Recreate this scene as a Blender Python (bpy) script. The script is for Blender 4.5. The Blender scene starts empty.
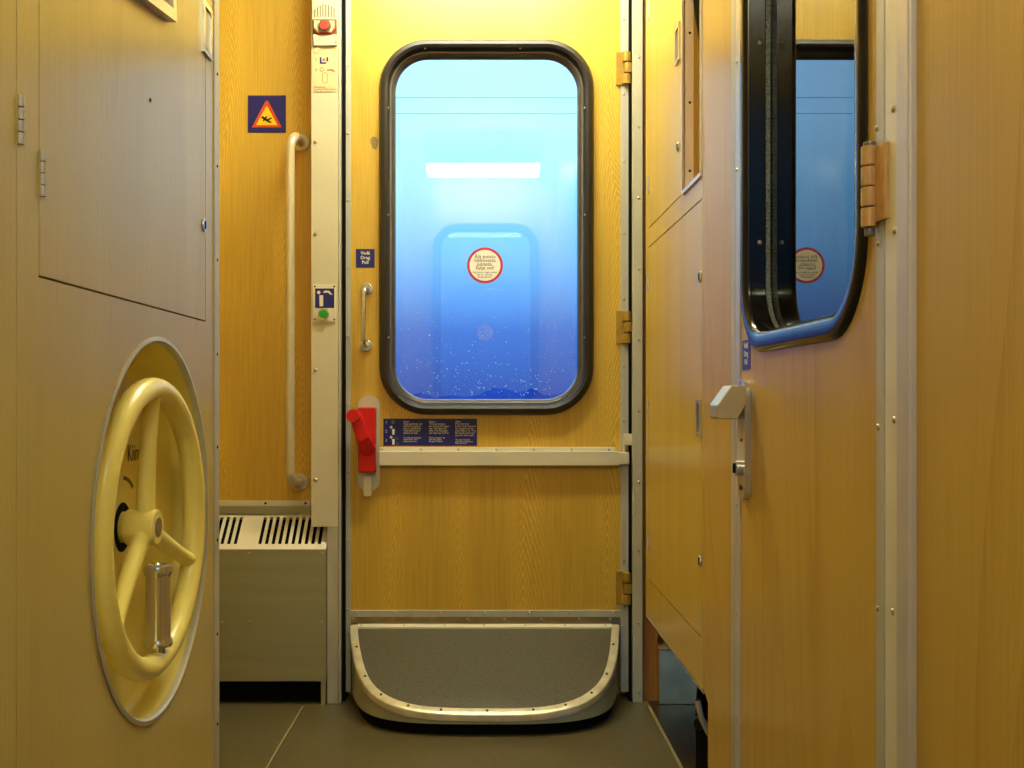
import bpy, bmesh, math, random
from mathutils import Vector, Matrix
R = math.radians
random.seed(7)
S = bpy.context.scene
COL = S.collection

# ------------------------------------------------------------------ camera, sky, exposure
H = 0.7665            # height of the camera above the floor
F = 1085.0            # focal length in pixels of the 1024 px wide frame
XL, XR, YB = 0.43, 0.38, 2.75   # corridor half widths, plane of the entrance door
cd = bpy.data.cameras.new('camera')
cam = bpy.data.objects.new('camera', cd); COL.objects.link(cam)
cam.location = (0, 0, H); cam.rotation_euler = (R(90), 0, 0)
cd.sensor_width = 36.0; cd.lens = 36.0 * F / 1024.0
cd.shift_x = 27.0 / 1024; cd.shift_y = 13.0 / 1024
cd.clip_start = 0.02; cd.clip_end = 500
S.camera = cam

W = bpy.data.worlds.new('dusk_sky'); S.world = W; W.use_nodes = True
wn = W.node_tree; wn.nodes.clear()
tc = wn.nodes.new('ShaderNodeTexCoord'); sx = wn.nodes.new('ShaderNodeSeparateXYZ')
rp = wn.nodes.new('ShaderNodeValToRGB'); bg = wn.nodes.new('ShaderNodeBackground'); wo = wn.nodes.new('ShaderNodeOutputWorld')
wn.links.new(tc.outputs['Generated'], sx.inputs[0]); wn.links.new(sx.outputs['Z'], rp.inputs[0])
wn.links.new(rp.outputs[0], bg.inputs[0]); wn.links.new(bg.outputs[0], wo.inputs[0])
els = rp.color_ramp.elements
els[0].position = 0.0; els[0].color = (0.034, 0.076, 0.32, 1)
els[1].position = 1.0; els[1].color = (0.45, 0.95, 1.5, 1)
for p, c in ((0.06, (0.055, 0.15, 0.50)), (0.125, (0.155, 0.43, 0.86)), (0.18, (0.22, 0.62, 1.10)), (0.24, (0.42, 0.90, 1.45)), (0.34, (0.50, 0.98, 1.6))):
    e = els.new(p); e.color = (*c, 1)
bg.inputs[1].default_value = 1.7
S.view_settings.view_transform = 'Standard'; S.view_settings.look = 'None'
S.view_settings.exposure = 0.0; S.view_settings.gamma = 1.0; S.view_settings.use_curve_mapping = False
LAMP_COLOR = (0.97, 0.95, 0.68); LAMP_STRENGTH = {'door': 76.0, 'camera': 37.0}

# ------------------------------------------------------------------ materials
def lin(c):
    return tuple((x / 255 / 12.92 if x / 255 <= 0.04045 else ((x / 255 + 0.055) / 1.055) ** 2.4) for x in c) + (1.0,)

def base_mat(name):
    m = bpy.data.materials.new(name); m.use_nodes = True
    nt = m.node_tree
    return m, nt, nt.nodes['Principled BSDF']

def grime(nt, pr, col, amount, scale, stretch=(1, 1, 1)):
    """fine tone variation from noise at the world position"""
    geo = nt.nodes.new('ShaderNodeNewGeometry'); mp = nt.nodes.new('ShaderNodeMapping'); mp.inputs['Scale'].default_value = stretch
    no = nt.nodes.new('ShaderNodeTexNoise'); no.inputs['Scale'].default_value = scale; no.inputs['Detail'].default_value = 5
    ra = nt.nodes.new('ShaderNodeValToRGB')
    c = lin(col)
    ra.color_ramp.elements[0].position = 0.3; ra.color_ramp.elements[1].position = 0.7
    ra.color_ramp.elements[0].color = tuple(x * (1 - amount) for x in c[:3]) + (1,)
    ra.color_ramp.elements[1].color = tuple(min(1, x * (1 + amount)) for x in c[:3]) + (1,)
    nt.links.new(geo.outputs['Position'], mp.inputs[0]); nt.links.new(mp.outputs[0], no.inputs['Vector'])
    nt.links.new(no.outputs[0], ra.inputs[0]); nt.links.new(ra.outputs[0], pr.inputs['Base Color'])
    return no

def plain(name, col, rough=0.5, metal=0.0, var=0.08, scale=18.0, spec=0.5, stretch=(1, 1, 1), bump=0.0):
    m, nt, pr = base_mat(name)
    no = grime(nt, pr, col, var, scale, stretch)
    pr.inputs['Roughness'].default_value = rough; pr.inputs['Metallic'].default_value = metal
    pr.inputs['Specular IOR Level'].default_value = spec
    if bump:
        b = nt.nodes.new('ShaderNodeBump'); b.inputs['Strength'].default_value = bump; b.inputs['Distance'].default_value = 0.001
        nt.links.new(no.outputs[0], b.inputs['Height']); nt.links.new(b.outputs[0], pr.inputs['Normal'])
    return m

def laminate(name, light, dark, rough, rings=12.0, ring_mix=0.5, streak=0.5, spec=0.5, rs=(4.5, 0.55), chev=0.15):
    m, nt, pr = base_mat(name)
    N, L = nt.nodes, nt.links
    geo = N.new('ShaderNodeNewGeometry'); sp = N.new('ShaderNodeSeparateXYZ'); L.new(geo.outputs['Position'], sp.inputs[0])
    ad = N.new('ShaderNodeMath'); ad.operation = 'ADD'; L.new(sp.outputs['X'], ad.inputs[0]); L.new(sp.outputs['Y'], ad.inputs[1])
    def coords(a, z):
        ma = N.new('ShaderNodeMath'); ma.operation = 'MULTIPLY'; ma.inputs[1].default_value = a; L.new(ad.outputs[0], ma.inputs[0])
        mz = N.new('ShaderNodeMath'); mz.operation = 'MULTIPLY'; mz.inputs[1].default_value = z; L.new(sp.outputs['Z'], mz.inputs[0])
        cb = N.new('ShaderNodeCombineXYZ'); L.new(ma.outputs[0], cb.inputs[0]); L.new(mz.outputs[0], cb.inputs[2])
        return cb
    n1 = N.new('ShaderNodeTexNoise'); n1.inputs['Scale'].default_value = 1.0; n1.inputs['Detail'].default_value = 1.2; n1.inputs['Roughness'].default_value = 0.35
    L.new(coords(*rs).outputs[0], n1.inputs['Vector'])
    mu = N.new('ShaderNodeMath'); mu.operation = 'MULTIPLY'; mu.inputs[1].default_value = rings; L.new(n1.outputs[0], mu.inputs[0])
    fr = N.new('ShaderNodeMath'); fr.operation = 'FRACT'; L.new(mu.outputs[0], fr.inputs[0])
    r1 = N.new('ShaderNodeValToRGB'); r1.color_ramp.elements[0].position = 0.0; r1.color_ramp.elements[0].color = (1, 1, 1, 1)
    r1.color_ramp.elements[1].position = 0.35; r1.color_ramp.elements[1].color = (0.10, 0.10, 0.10, 1)
    e = r1.color_ramp.elements.new(1.0); e.color = (0, 0, 0, 1)
    L.new(fr.outputs[0], r1.inputs[0])
    n2 = N.new('ShaderNodeTexNoise'); n2.inputs['Scale'].default_value = 1.0; n2.inputs['Detail'].default_value = 3.0
    L.new(coords(260, 5.0).outputs[0], n2.inputs['Vector'])
    n3 = N.new('ShaderNodeTexNoise'); n3.inputs['Scale'].default_value = 1.0; n3.inputs['Detail'].default_value = 2.0
    L.new(coords(14, 0.7).outputs[0], n3.inputs['Vector'])
    def mul(sock, k):
        q = N.new('ShaderNodeMath'); q.operation = 'MULTIPLY'; q.inputs[1].default_value = k; L.new(sock, q.inputs[0]); return q.outputs[0]
    def add(a, b):
        q = N.new('ShaderNodeMath'); q.operation = 'ADD'; L.new(a, q.inputs[0]); L.new(b, q.inputs[1]); return q.outputs[0]
    # the fine streaks break the ring lines up
    f2 = N.new('ShaderNodeMapRange'); f2.inputs['From Min'].default_value = 0.3; f2.inputs['From Max'].default_value = 0.7; L.new(n2.outputs[0], f2.inputs[0])
    ringm = N.new('ShaderNodeMath'); ringm.operation = 'MULTIPLY'; L.new(r1.outputs[0], ringm.inputs[0]); L.new(add(mul(f2.outputs[0], 0.6), mul(n3.outputs[0], 0.8)), ringm.inputs[1])
    tot = add(mul(ringm.outputs[0], ring_mix), add(mul(f2.outputs[0], streak * 0.6), mul(n3.outputs[0], streak * 0.35)))
    mx = N.new('ShaderNodeMix'); mx.data_type = 'RGBA'
    mx.inputs['A'].default_value = lin(light); mx.inputs['B'].default_value = lin(dark)
    cl = N.new('ShaderNodeClamp'); L.new(tot, cl.inputs[0]); L.new(cl.outputs[0], mx.inputs['Factor'])
    # narrow columns of nested arches, as on flat-sawn oak
    n4 = N.new('ShaderNodeTexNoise'); n4.inputs['Scale'].default_value = 1.0; n4.inputs['Detail'].default_value = 1.0; L.new(coords(3.0, 1.1).outputs[0], n4.inputs['Vector'])
    def mth(op, a, b=None, c=None):
        q = N.new('ShaderNodeMath'); q.operation = op
        for i, x in enumerate((a, b, c)):
            if x is None: continue
            if isinstance(x, (int, float)): q.inputs[i].default_value = x
            else: L.new(x, q.inputs[i])
        return q.outputs[0]
    q_ = mth('ADD', mth('MULTIPLY', ad.outputs[0], 5.2), mth('MULTIPLY', n4.outputs[0], 1.0))
    uu = mth('MULTIPLY', mth('ABSOLUTE', mth('SUBTRACT', mth('FRACT', q_), 0.5)), 0.192)
    ph = mth('ADD', mth('ADD', mth('MULTIPLY', sp.outputs['Z'], 34.0), mth('MULTIPLY', mth('POWER', uu, 1.15), 270.0)), mth('MULTIPLY', n2.outputs[0], 0.95))
    ph = mth('ADD', ph, mth('MULTIPLY', n4.outputs[0], 14.0))
    ar = mth('POWER', mth('SUBTRACT', 1.0, mth('FRACT', ph)), 2.2)
    mk_ = mth('POWER', 2.718, mth('MULTIPLY', mth('MULTIPLY', uu, uu), -650.0))
    fac = mth('MULTIPLY', mth('MULTIPLY', ar, mk_), chev)
    m2 = N.new('ShaderNodeMix'); m2.data_type = 'RGBA'; m2.inputs['B'].default_value = lin(tuple(min(255, x * 1.2) for x in light))
    L.new(fac, m2.inputs['Factor']); L.new(mx.outputs['Result'], m2.inputs['A'])
    L.new(m2.outputs['Result'], pr.inputs['Base Color'])
    pr.inputs['Roughness'].default_value = rough; pr.inputs['Specular IOR Level'].default_value = spec
    return m

def glass(name, ior):
    m = bpy.data.materials.new(name); m.use_nodes = True
    nt = m.node_tree; nt.nodes.clear()
    tr = nt.nodes.new('ShaderNodeBsdfTransparent'); gl = nt.nodes.new('ShaderNodeBsdfGlossy'); gl.inputs['Roughness'].default_value = 0.0
    fr = nt.nodes.new('ShaderNodeFresnel'); fr.inputs['IOR'].default_value = ior
    tr.inputs[0].default_value = (0.93, 0.96, 0.97, 1)
    mx = nt.nodes.new('ShaderNodeMixShader'); ou = nt.nodes.new('ShaderNodeOutputMaterial')
    nt.links.new(fr.outputs[0], mx.inputs[0]); nt.links.new(tr.outputs[0], mx.inputs[1]); nt.links.new(gl.outputs[0], mx.inputs[2])
    nt.links.new(mx.outputs[0], ou.inputs[0])
    return m

def lamp_mat(name, strength):
    m = bpy.data.materials.new(name); m.use_nodes = True
    nt = m.node_tree; nt.nodes.clear()
    em = nt.nodes.new('ShaderNodeEmission'); em.inputs[0].default_value = (*LAMP_COLOR, 1); em.inputs[1].default_value = strength
    ou = nt.nodes.new('ShaderNodeOutputMaterial'); nt.links.new(em.outputs[0], ou.inputs[0])
    return m

def drop_mat(name):
    m = bpy.data.materials.new(name); m.use_nodes = True
    nt = m.node_tree; nt.nodes.clear()
    a = nt.nodes.new('ShaderNodeBsdfTranslucent'); a.inputs[0].default_value = (0.95, 0.97, 1, 1)
    b = nt.nodes.new('ShaderNodeBsdfDiffuse'); b.inputs[0].default_value = (0.95, 0.97, 1, 1)
    mx = nt.nodes.new('ShaderNodeMixShader'); mx.inputs[0].default_value = 0.35
    ou = nt.nodes.new('ShaderNodeOutputMaterial')
    nt.links.new(a.outputs[0], mx.inputs[1]); nt.links.new(b.outputs[0], mx.inputs[2]); nt.links.new(mx.outputs[0], ou.inputs[0])
    return m

M = {
    'oak': laminate('oak_laminate', (210, 174, 66), (168, 124, 34), 0.42, 26, 0.12, 0.6, chev=0.62, rs=(5.5, 0.30)),
    'oak_r': laminate('oak_laminate_door', (200, 167, 82), (172, 132, 54), 0.30, 18, 0.45, 0.45, 0.13, rs=(3.2, 0.3)),
    'ash': laminate('ash_laminate', (198, 181, 112), (176, 152, 86), 0.25, 5, 0.22, 0.38, 0.15, rs=(4.0, 0.25)),
    'ash_r': laminate('ash_laminate_cupboard', (206, 176, 80), (184, 147, 54), 0.26, 5, 0.3, 0.4, 0.22, rs=(4.0, 0.25)),
    'brown': laminate('brown_wood_edge', (176, 122, 50), (132, 84, 30), 0.45, 6, 0.4, 0.5),
    'alu': plain('aluminium_strip', (190, 187, 172), 0.45, 0.25, 0.08, 30, stretch=(1, 1, 0.15)),
    'cream': plain('cream_painted_metal', (202, 195, 166), 0.42, 0.0, 0.03, 8),
    'post': plain('cream_grey_painted_post', (202, 196, 170), 0.4, 0.15, 0.03, 8),
    'alu_warm': plain('warm_anodised_aluminium', (222, 216, 192), 0.4, 0.15, 0.04, 20, stretch=(0.2, 1, 1)),
    'lavender': plain('satin_profile_metal', (200, 194, 192), 0.38, 0.3, 0.05, 12),
    'steel_brushed': plain('brushed_heater_steel', (164, 162, 128), 0.38, 0.35, 0.06, 40, stretch=(0.05, 1, 1)),
    'steel': plain('polished_steel', (206, 202, 194), 0.22, 0.7, 0.08, 9),
    'steel_dull': plain('scuffed_steel', (204, 184, 142), 0.26, 0.75, 0.25, 14),
    'chrome': plain('chrome', (222, 220, 214), 0.13, 0.85, 0.03, 10),
    'rail': plain('worn_handrail_metal', (205, 196, 165), 0.33, 0.45, 0.06, 20),
    'screw': plain('screw_head_metal', (190, 182, 160), 0.3, 0.8, 0.1, 60),
    'screw_dark': plain('dark_screw_head', (58, 48, 40), 0.4, 0.3, 0.1, 60),
    'black': plain('black_rubber', (24, 23, 22), 0.34, 0.0, 0.15, 40),
    'brownblack': plain('brown_black_rubber', (34, 29, 24), 0.42, 0.0, 0.15, 40),
    'gloss_black': plain('glossy_black_profile', (16, 17, 20), 0.16, 0.0, 0.1, 30, spec=0.36),
    'bead': plain('dark_anodised_bead', (120, 112, 100), 0.3, 0.6, 0.08, 30),
    'gasket': plain('ribbed_gasket', (110, 116, 110), 0.5, 0.0, 0.85, 420),
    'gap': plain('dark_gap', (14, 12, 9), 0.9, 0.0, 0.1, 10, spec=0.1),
    'ochre': plain('ochre_painted_hinge', (166, 130, 42), 0.4, 0.15, 0.14, 60),
    'tan': plain('tan_painted_hinge', (190, 148, 88), 0.38, 0.1, 0.10, 60),
    'wheel': plain('pale_yellow_enamel', (246, 230, 128), 0.32, 0.0, 0.03, 16),
    'recess': plain('yellow_recess_paint', (228, 210, 112), 0.45, 0.0, 0.03, 10),
    'red': plain('red_enamel', (204, 28, 20), 0.28, 0.0, 0.06, 30),
    'dull_red': plain('dull_red_plastic', (172, 62, 48), 0.4, 0.0, 0.05, 30),
    'green': plain('green_button', (42, 150, 46), 0.3, 0.0, 0.05, 30),
    'navy': plain('navy_print', (18, 22, 104), 0.45, 0.0, 0.03, 30),
    'blue_print': plain('blue_print', (22, 50, 170), 0.45, 0.0, 0.03, 30),
    'white_print': plain('white_print', (226, 222, 208), 0.5, 0.0, 0.02, 30),
    'grey_print': plain('grey_print', (150, 146, 150), 0.5, 0.0, 0.02, 30),
    'green_print': plain('green_print', (30, 130, 40), 0.5, 0.0, 0.02, 30),
    'red_print': plain('red_print', (190, 44, 66), 0.5, 0.0, 0.02, 30),
    'orange_print': plain('orange_red_print', (206, 70, 20), 0.5, 0.0, 0.02, 30),
    'yellow_print': plain('yellow_print', (250, 204, 24), 0.5, 0.0, 0.02, 30),
    'black_print': plain('black_print', (22, 20, 18), 0.5, 0.0, 0.02, 30),
    'dark_grey_print': plain('dark_grey_print', (84, 78, 40), 0.5, 0.0, 0.02, 30),
    'cream_print': plain('cream_sticker', (250, 248, 240), 0.5, 0.0, 0.02, 30),
    'beige_print': plain('beige_sticker', (206, 192, 146), 0.5, 0.0, 0.02, 30),
    'floor': plain('speckled_grey_vinyl', (94, 86, 60), 0.34, 0.0, 0.16, 70),
    'step_mat': plain('speckled_step_rubber', (76, 71, 52), 0.42, 0.0, 0.38, 260),
    'joint': plain('pale_floor_joint', (158, 144, 100), 0.5, 0.0, 0.1, 30),
    'floor_dark': plain('dark_polished_floor', (44, 40, 34), 0.14, 0.0, 0.15, 30),
    'ceiling': plain('cream_ceiling', (216, 206, 166), 0.6, 0.0, 0.02, 10),
    'pink': plain('pinkish_painted_strip', (255, 236, 236), 0.45, 0.0, 0.03, 12),
    'pale_frame': plain('pale_metal_frame', (222, 212, 204), 0.3, 0.4, 0.03, 12),
    'glass': glass('window_glass', 1.85),
    'glass_grazing': glass('toilet_window_glass', 2.2),
    'drop': drop_mat('icy_water_drops'),
    'lamp': lamp_mat('lamp_diffuser_glow', LAMP_STRENGTH['door']), 'lamp_dim': lamp_mat('dim_lamp_diffuser_glow', LAMP_STRENGTH['camera']),  # lamp above the camera set dimmer to darken the side walls
    'tree': plain('dusk_treeline', (44, 62, 130), 0.9, 0.0, 0.2, 0.2, spec=0.0),
    'ground': plain('dusk_ground', (40, 48, 80), 0.9, 0.0, 0.2, 0.2, spec=0.0),
    'wire': plain('overhead_wire_metal', (150, 190, 215), 0.6, 0.2, 0.05, 1.0),
    'worn': plain('worn_bare_patch', (140, 116, 74), 0.6, 0.0, 0.25, 200),
    'bare_metal': plain('gauge_grey', (166, 168, 138), 0.5, 0.0, 0.05, 30),
}

# ------------------------------------------------------------------ mesh helpers
def plane_back(y):                       # u = x, v = z, w towards the camera
    return lambda u, v, w: (u, y - w, v)
def plane_left(x=-XL):                   # u = y, v = z, w into the corridor
    return lambda u, v, w: (x + w, u, v)
def plane_right(x=XR):
    return lambda u, v, w: (x - w, u, v)
def plane_floor():                       # u = x, v = y, w up
    return lambda u, v, w: (u, v, w)
BK, LW, RW, FL = plane_back(YB), plane_left(), plane_right(), plane_floor()
def bx(px, y=YB): return (px - 485.0) * y / F        # a measured column of the photograph on a plane at depth y
def bz(py, y=YB): return H - (py - 397.0) * y / F
def ly(px): return XL * F / (485.0 - px)
def ry(px): return XR * F / (px - 485.0)

class G:
    def __init__(s, f=FL): s.bm = bmesh.new(); s.f = f
    def V(s, u, v, w): return s.bm.verts.new(s.f(u, v, w))
    def bevel(s, faces, b, seg=2):
        ed = list({e for f in faces for e in f.edges})
        bmesh.ops.bevel(s.bm, geom=ed, offset=b, segments=seg, affect='EDGES', profile=0.5, clamp_overlap=True)
    def rings(s, rings, closed=True, cap0=False, cap1=False):
        vs = [[s.V(*p) for p in r] for r in rings]; fs = []
        n = len(vs[0])
        for a, b in zip(vs, vs[1:]):
            for i in range(n if closed else n - 1):
                j = (i + 1) % n
                fs.append(s.bm.faces.new((a[i], a[j], b[j], b[i])))
        if cap0: fs.append(s.bm.faces.new(vs[0]))
        if cap1: fs.append(s.bm.faces.new(vs[-1]))
        return fs
    def prism(s, pts, w0, w1, b=0, seg=2):
        fs = s.rings([[(u, v, w0) for u, v in pts], [(u, v, w1) for u, v in pts]], True, True, True)
        if b: s.bevel(fs, b, seg)
        return s
    def box(s, u0, u1, v0, v1, w0, w1, b=0, seg=2):
        return s.prism([(u0, v0), (u1, v0), (u1, v1), (u0, v1)], w0, w1, b, seg)
    def cyl(s, u, v, r, w0, w1, seg=20, b=0):
        return s.prism([(u + r * math.cos(2 * math.pi * i / seg), v + r * math.sin(2 * math.pi * i / seg)) for i in range(seg)], w0, w1, b)
    def dome(s, u, v, r, w, seg=8, h=0.6):
        rr = [(r, 0.0), (r * 0.8, h * 0.6 * r), (r * 0.4, h * r)]
        s.rings([[(u + a * math.cos(2 * math.pi * i / seg), v + a * math.sin(2 * math.pi * i / seg), w + k) for i in range(seg)] for a, k in rr], True, False, True)
        return s
    def disc_ring(s, u, v, r0, r1, w0, w1, seg=48):
        c = lambda r, w: [(u + r * math.cos(2 * math.pi * i / seg), v + r * math.sin(2 * math.pi * i / seg), w) for i in range(seg)]
        s.rings([c(r0, w0), c(r0, w1), c(r1, w1), c(r1, w0), c(r0, w0)])
        bmesh.ops.remove_doubles(s.bm, verts=s.bm.verts, dist=1e-6)
        return s
    def plate(s, outer, holes, w0, w1):
        """a slab with holes cut through it"""
        edges = []
        for loop in [outer] + holes:
            vs = [s.V(u, v, w1) for u, v in loop]
            edges += [s.bm.edges.new((vs[i], vs[(i + 1) % len(vs)])) for i in range(len(vs))]
        r = bmesh.ops.triangle_fill(s.bm, use_beauty=True, use_dissolve=False, edges=edges)
        fs = [g for g in r['geom'] if isinstance(g, bmesh.types.BMFace)]
        ex = bmesh.ops.extrude_face_region(s.bm, geom=fs, use_keep_orig=True)
        a = Vector(s.f(0, 0, w0)) - Vector(s.f(0, 0, w1))
        bmesh.ops.translate(s.bm, verts=[g for g in ex['geom'] if isinstance(g, bmesh.types.BMVert)], vec=a)
        return s
    def tube(s, pts, r, seg=14, closed=False):
        """a round bar through points in (u, v, w); r may be a list"""
        P = [Vector(s.f(*p)) for p in pts]; n = len(P)
        rad = r if isinstance(r, (list, tuple)) else [r] * n
        prev = None; loops = []
        for i in range(n):
            a = P[(i - 1) % n] if closed or i > 0 else P[i]
            b = P[(i + 1) % n] if closed or i < n - 1 else P[i]
            t = (b - a).normalized()
            if prev is None:
                x = t.orthogonal().normalized()
            else:
                x = (prev - t * prev.dot(t)).normalized()
            prev = x; y = t.cross(x)
            loops.append([s.bm.verts.new(P[i] + rad[i] * (math.cos(2 * math.pi * k / seg) * x + math.sin(2 * math.pi * k / seg) * y)) for k in range(seg)])
        m = n if closed else n - 1
        for i in range(m):
            A, B = loops[i], loops[(i + 1) % n]
            off = 0
            if closed and i == n - 1:
                off = min(range(seg), key=lambda o: sum((A[k].co - B[(k + o) % seg].co).length for k in range(seg)))
            for k in range(seg):
                s.bm.faces.new((A[k], A[(k + 1) % seg], B[(k + 1 + off) % seg], B[(k + off) % seg]))
        if not closed:
            s.bm.faces.new(loops[0]); s.bm.faces.new(loops[-1])
        return s

def rrect(cu, cv, hu, hv, r, n=9):
    """points of a rounded rectangle"""
    out = []
    for qu, qv, a0 in ((1, 1, 0), (-1, 1, 90), (-1, -1, 180), (1, -1, 270)):
        for k in range(n):
            a = R(a0 + 90.0 * k / (n - 1))
            out.append((cu + qu * (hu - r) + r * math.cos(a), cv + qv * (hv - r) + r * math.sin(a)))
    return out
def rect(u0, u1, v0, v1): return [(u0, v0), (u1, v0), (u1, v1), (u0, v1)]
def circle(u, v, r, n=48): return [(u + r * math.cos(2 * math.pi * i / n), v + r * math.sin(2 * math.pi * i / n)) for i in range(n)]

ORIGIN = {}
def props(o, label=None, cat=None, group=None, kind=None):
    if label: o['label'] = label
    if cat: o['category'] = cat
    if group: o['group'] = group
    if kind: o['kind'] = kind
    return o
def place(o, parent, loc):
    loc = Vector(loc)
    if parent is not None:
        o.parent = parent; o.location = loc - ORIGIN[parent.name]
    else:
        o.location = loc
    ORIGIN[o.name] = loc
    COL.objects.link(o)
def obj(name, g, mat, parent=None, label=None, cat=None, group=None, kind=None, angle=38, loc=None):
    bmesh.ops.recalc_face_normals(g.bm, faces=g.bm.faces)
    co = [v.co for v in g.bm.verts]
    lo = Vector([min(c[i] for c in co) for i in range(3)]); hi = Vector([max(c[i] for c in co) for i in range(3)])
    loc = Vector(loc) if loc is not None else Vector(((lo.x + hi.x) / 2, (lo.y + hi.y) / 2, lo.z))
    bmesh.ops.translate(g.bm, verts=g.bm.verts, vec=-loc)
    me = bpy.data.meshes.new(name); g.bm.to_mesh(me); g.bm.free()
    me.materials.append(M[mat] if isinstance(mat, str) else mat)
    me.shade_smooth(); me.set_sharp_from_angle(angle=R(angle))
    o = bpy.data.objects.new(name, me)
    wm = o.modifiers.new('flat_faces', 'WEIGHTED_NORMAL'); wm.keep_sharp = True; wm.weight = 80
    place(o, parent, loc)
    return props(o, label, cat, group, kind)
def thing(name, loc, label, cat, group=None, kind=None):
    o = bpy.data.objects.new(name, None); o.empty_display_size = 0.05
    place(o, None, loc)
    return props(o, label, cat, group, kind)
ROT = {'back': Matrix(((1, 0, 0), (0, 0, -1), (0, 1, 0))), 'left': Matrix(((0, 0, 1), (1, 0, 0), (0, 1, 0))),
       'right': Matrix(((0, 0, -1), (-1, 0, 0), (0, 1, 0))), 'front': Matrix(((-1, 0, 0), (0, 0, 1), (0, 1, 0)))}
TEXTS = []
def lettering(body, size, pos, side, mat, parent, align='CENTER', name='lettering', spacing=1.0, bold=0.0, width=1.0):
    c = bpy.data.curves.new(name, 'FONT'); c.body = body; c.size = size; c.align_x = align; c.align_y = 'TOP'
    c.extrude = 0.00015; c.space_line = spacing; c.offset = bold; c.resolution_u = 2
    c.materials.append(M[mat])
    o = bpy.data.objects.new(name, c); TEXTS.append(o)
    o.rotation_euler = ROT[side].to_euler(); o.scale = (width, 1, 1)
    place(o, parent, pos)
    return o
def copy_tree(o, parent=None, shift=Vector((0, 0, 0))):
    c = o.copy(); COL.objects.link(c); c.parent = parent
    ORIGIN[c.name] = ORIGIN[o.name] + shift
    if parent is None: c.location = o.location + shift
    for ch in list(o.children): copy_tree(ch, c, shift)
    return c
def rivets(f, pts, r, w, mat, parent, name='rivets'):
    g = G(f)
    for u, v in pts: g.dome(u, v, r, w)
    return obj(name, g, mat, parent, kind='stuff')

# ------------------------------------------------------------------ the shell
CE = 2.08
# window opening of the entrance door
WCX, WCZ, WHU, WHV, WR = 0.0038, H + 0.4296, 0.2345, 0.437, 0.085
YF = -0.15                                            # plane of the opposite entrance door behind the camera
g = G(); g.box(-0.9, 0.9, YF - 0.1, YB + 0.1, -0.05, 0.0); props(obj('floor', g, 'floor'), 'dark speckled grey vinyl floor of the vestibule', 'floor', kind='structure')
fl = bpy.data.objects['floor']
g = G(); g.box(bx(300, 2.648) - 0.002, bx(300, 2.648) + 0.002, 0.2, 2.69, 0.0, 0.0012); obj('floor_joint', g, 'joint', fl)
g = G(); g.box(0.403, 0.409, 1.85, 2.69, 0.0, 0.0015); obj('floor_joint', g, 'joint', fl)
g = G(); g.box(0.41, 0.80, 1.86, 2.74, 0.0, 0.001); obj('polished_floor', g, 'floor_dark', fl, label='dark polished floor under the cupboard')
g = G(); g.box(-0.9, 0.9, YF - 0.1, YB + 0.1, CE, CE + 0.05); obj('ceiling', g, 'ceiling', label='cream painted ceiling of the vestibule', cat='ceiling', kind='structure')
g = G(plane_back(2.80)); g.plate(rect(-0.9, 0.9, 0, CE), [rrect(WCX, WCZ, WHU + 0.06, WHV + 0.06, WR + 0.06)], -0.1, 0.0)
obj('wall_back', g, 'oak', label='oak laminate end wall holding the entrance door', cat='wall', kind='structure')
g = G(plane_back(YF)); g.plate(rect(-0.9, 0.9, 0, CE), [rrect(WCX, WCZ, WHU + 0.01, WHV + 0.01, WR + 0.01)], 0.0, 0.04)
wf = obj('wall_front', g, 'oak', label='oak laminate wall behind the camera with the opposite door window', cat='wall', kind='structure')
g = G(LW); g.box(YF, ly(16.5) - 0.0012, 0, CE, -0.1, 0.0)
wl = obj('wall_left', g, 'ash', label='plain ash laminate panel nearest on the handwheel side', cat='wall', kind='structure')
g = G(LW); g.box(1.60, 2.82, 0, CE, -0.48, -0.42); obj('wall_left_recess', g, 'oak', label='oak laminate side of the recess behind the handwheel cabinet', cat='wall', kind='structure')
g = G(RW); g.box(YF, ry(916), 0, CE, -0.06, 0.0)
obj('wall_right', g, 'oak_r', label='plain oak laminate panel nearest beside the toilet door hinges', cat='wall', kind='structure')
yw0, yw1 = ry(732.0), ry(703.0)
g = G(RW); yc = ry(708.0); g.prism([(yw0, 0), (yc, 0), (yc, 0.245), (yw1, 0.262), (yw1, CE), (yw0, CE)], -0.06, 0.0)
obj('wall_right_pier', g, 'oak_r', label='narrow oak laminate wall strip between cupboard and toilet door', cat='wall', kind='structure')
g = G(RW); g.box(YF, yw1 - 0.03, 0, CE, -0.14, -0.08); obj('wall_right_core', g, 'gap', label='dark core of the wall behind the toilet door', cat='wall', kind='structure')
g = G(RW); g.box(1.7, 2.82, 0, CE, -0.50, -0.42); obj('wall_right_recess', g, 'brown', label='dark side wall behind the corner cupboard', cat='wall', kind='structure')

# trims of the door surround
def riv_column(px, pys, y, r=0.0042): return [(bx(px, y), bz(py, y)) for py in pys]
YC = 2.71
g = G(plane_back(YC)); g.box(bx(311, YC), bx(338, YC), bz(527, YC), CE, -0.09, 0.0, 0.002)
t1 = obj('trim_1', g, 'cream', label='cream metal pillar between oak panel and entrance door', cat='pillar', kind='structure')
g = G(plane_back(YC)); g.box(bx(327, YC), bx(338, YC), 0, bz(527, YC) + 0.003, -0.09, -0.001, 0.0015); obj('pillar_foot', g, 'alu', t1, label='narrow grey lower piece')
rivets(plane_back(YC), riv_column(315.5, (141.6, 234, 370, 480), YC), 0.0052, 0.0, 'screw', t1, 'rivets')
g = G(plane_back(YC)); g.box(bx(338.3, YC), bx(340.6, YC), 0, CE, -0.08, -0.004, 0.001)
obj('corner_edge', g, 'alu', t1)
g = G(plane_back(YC)); g.box(bx(341, YC), bx(344, YC), 0, CE, -0.085, -0.02)
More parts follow.
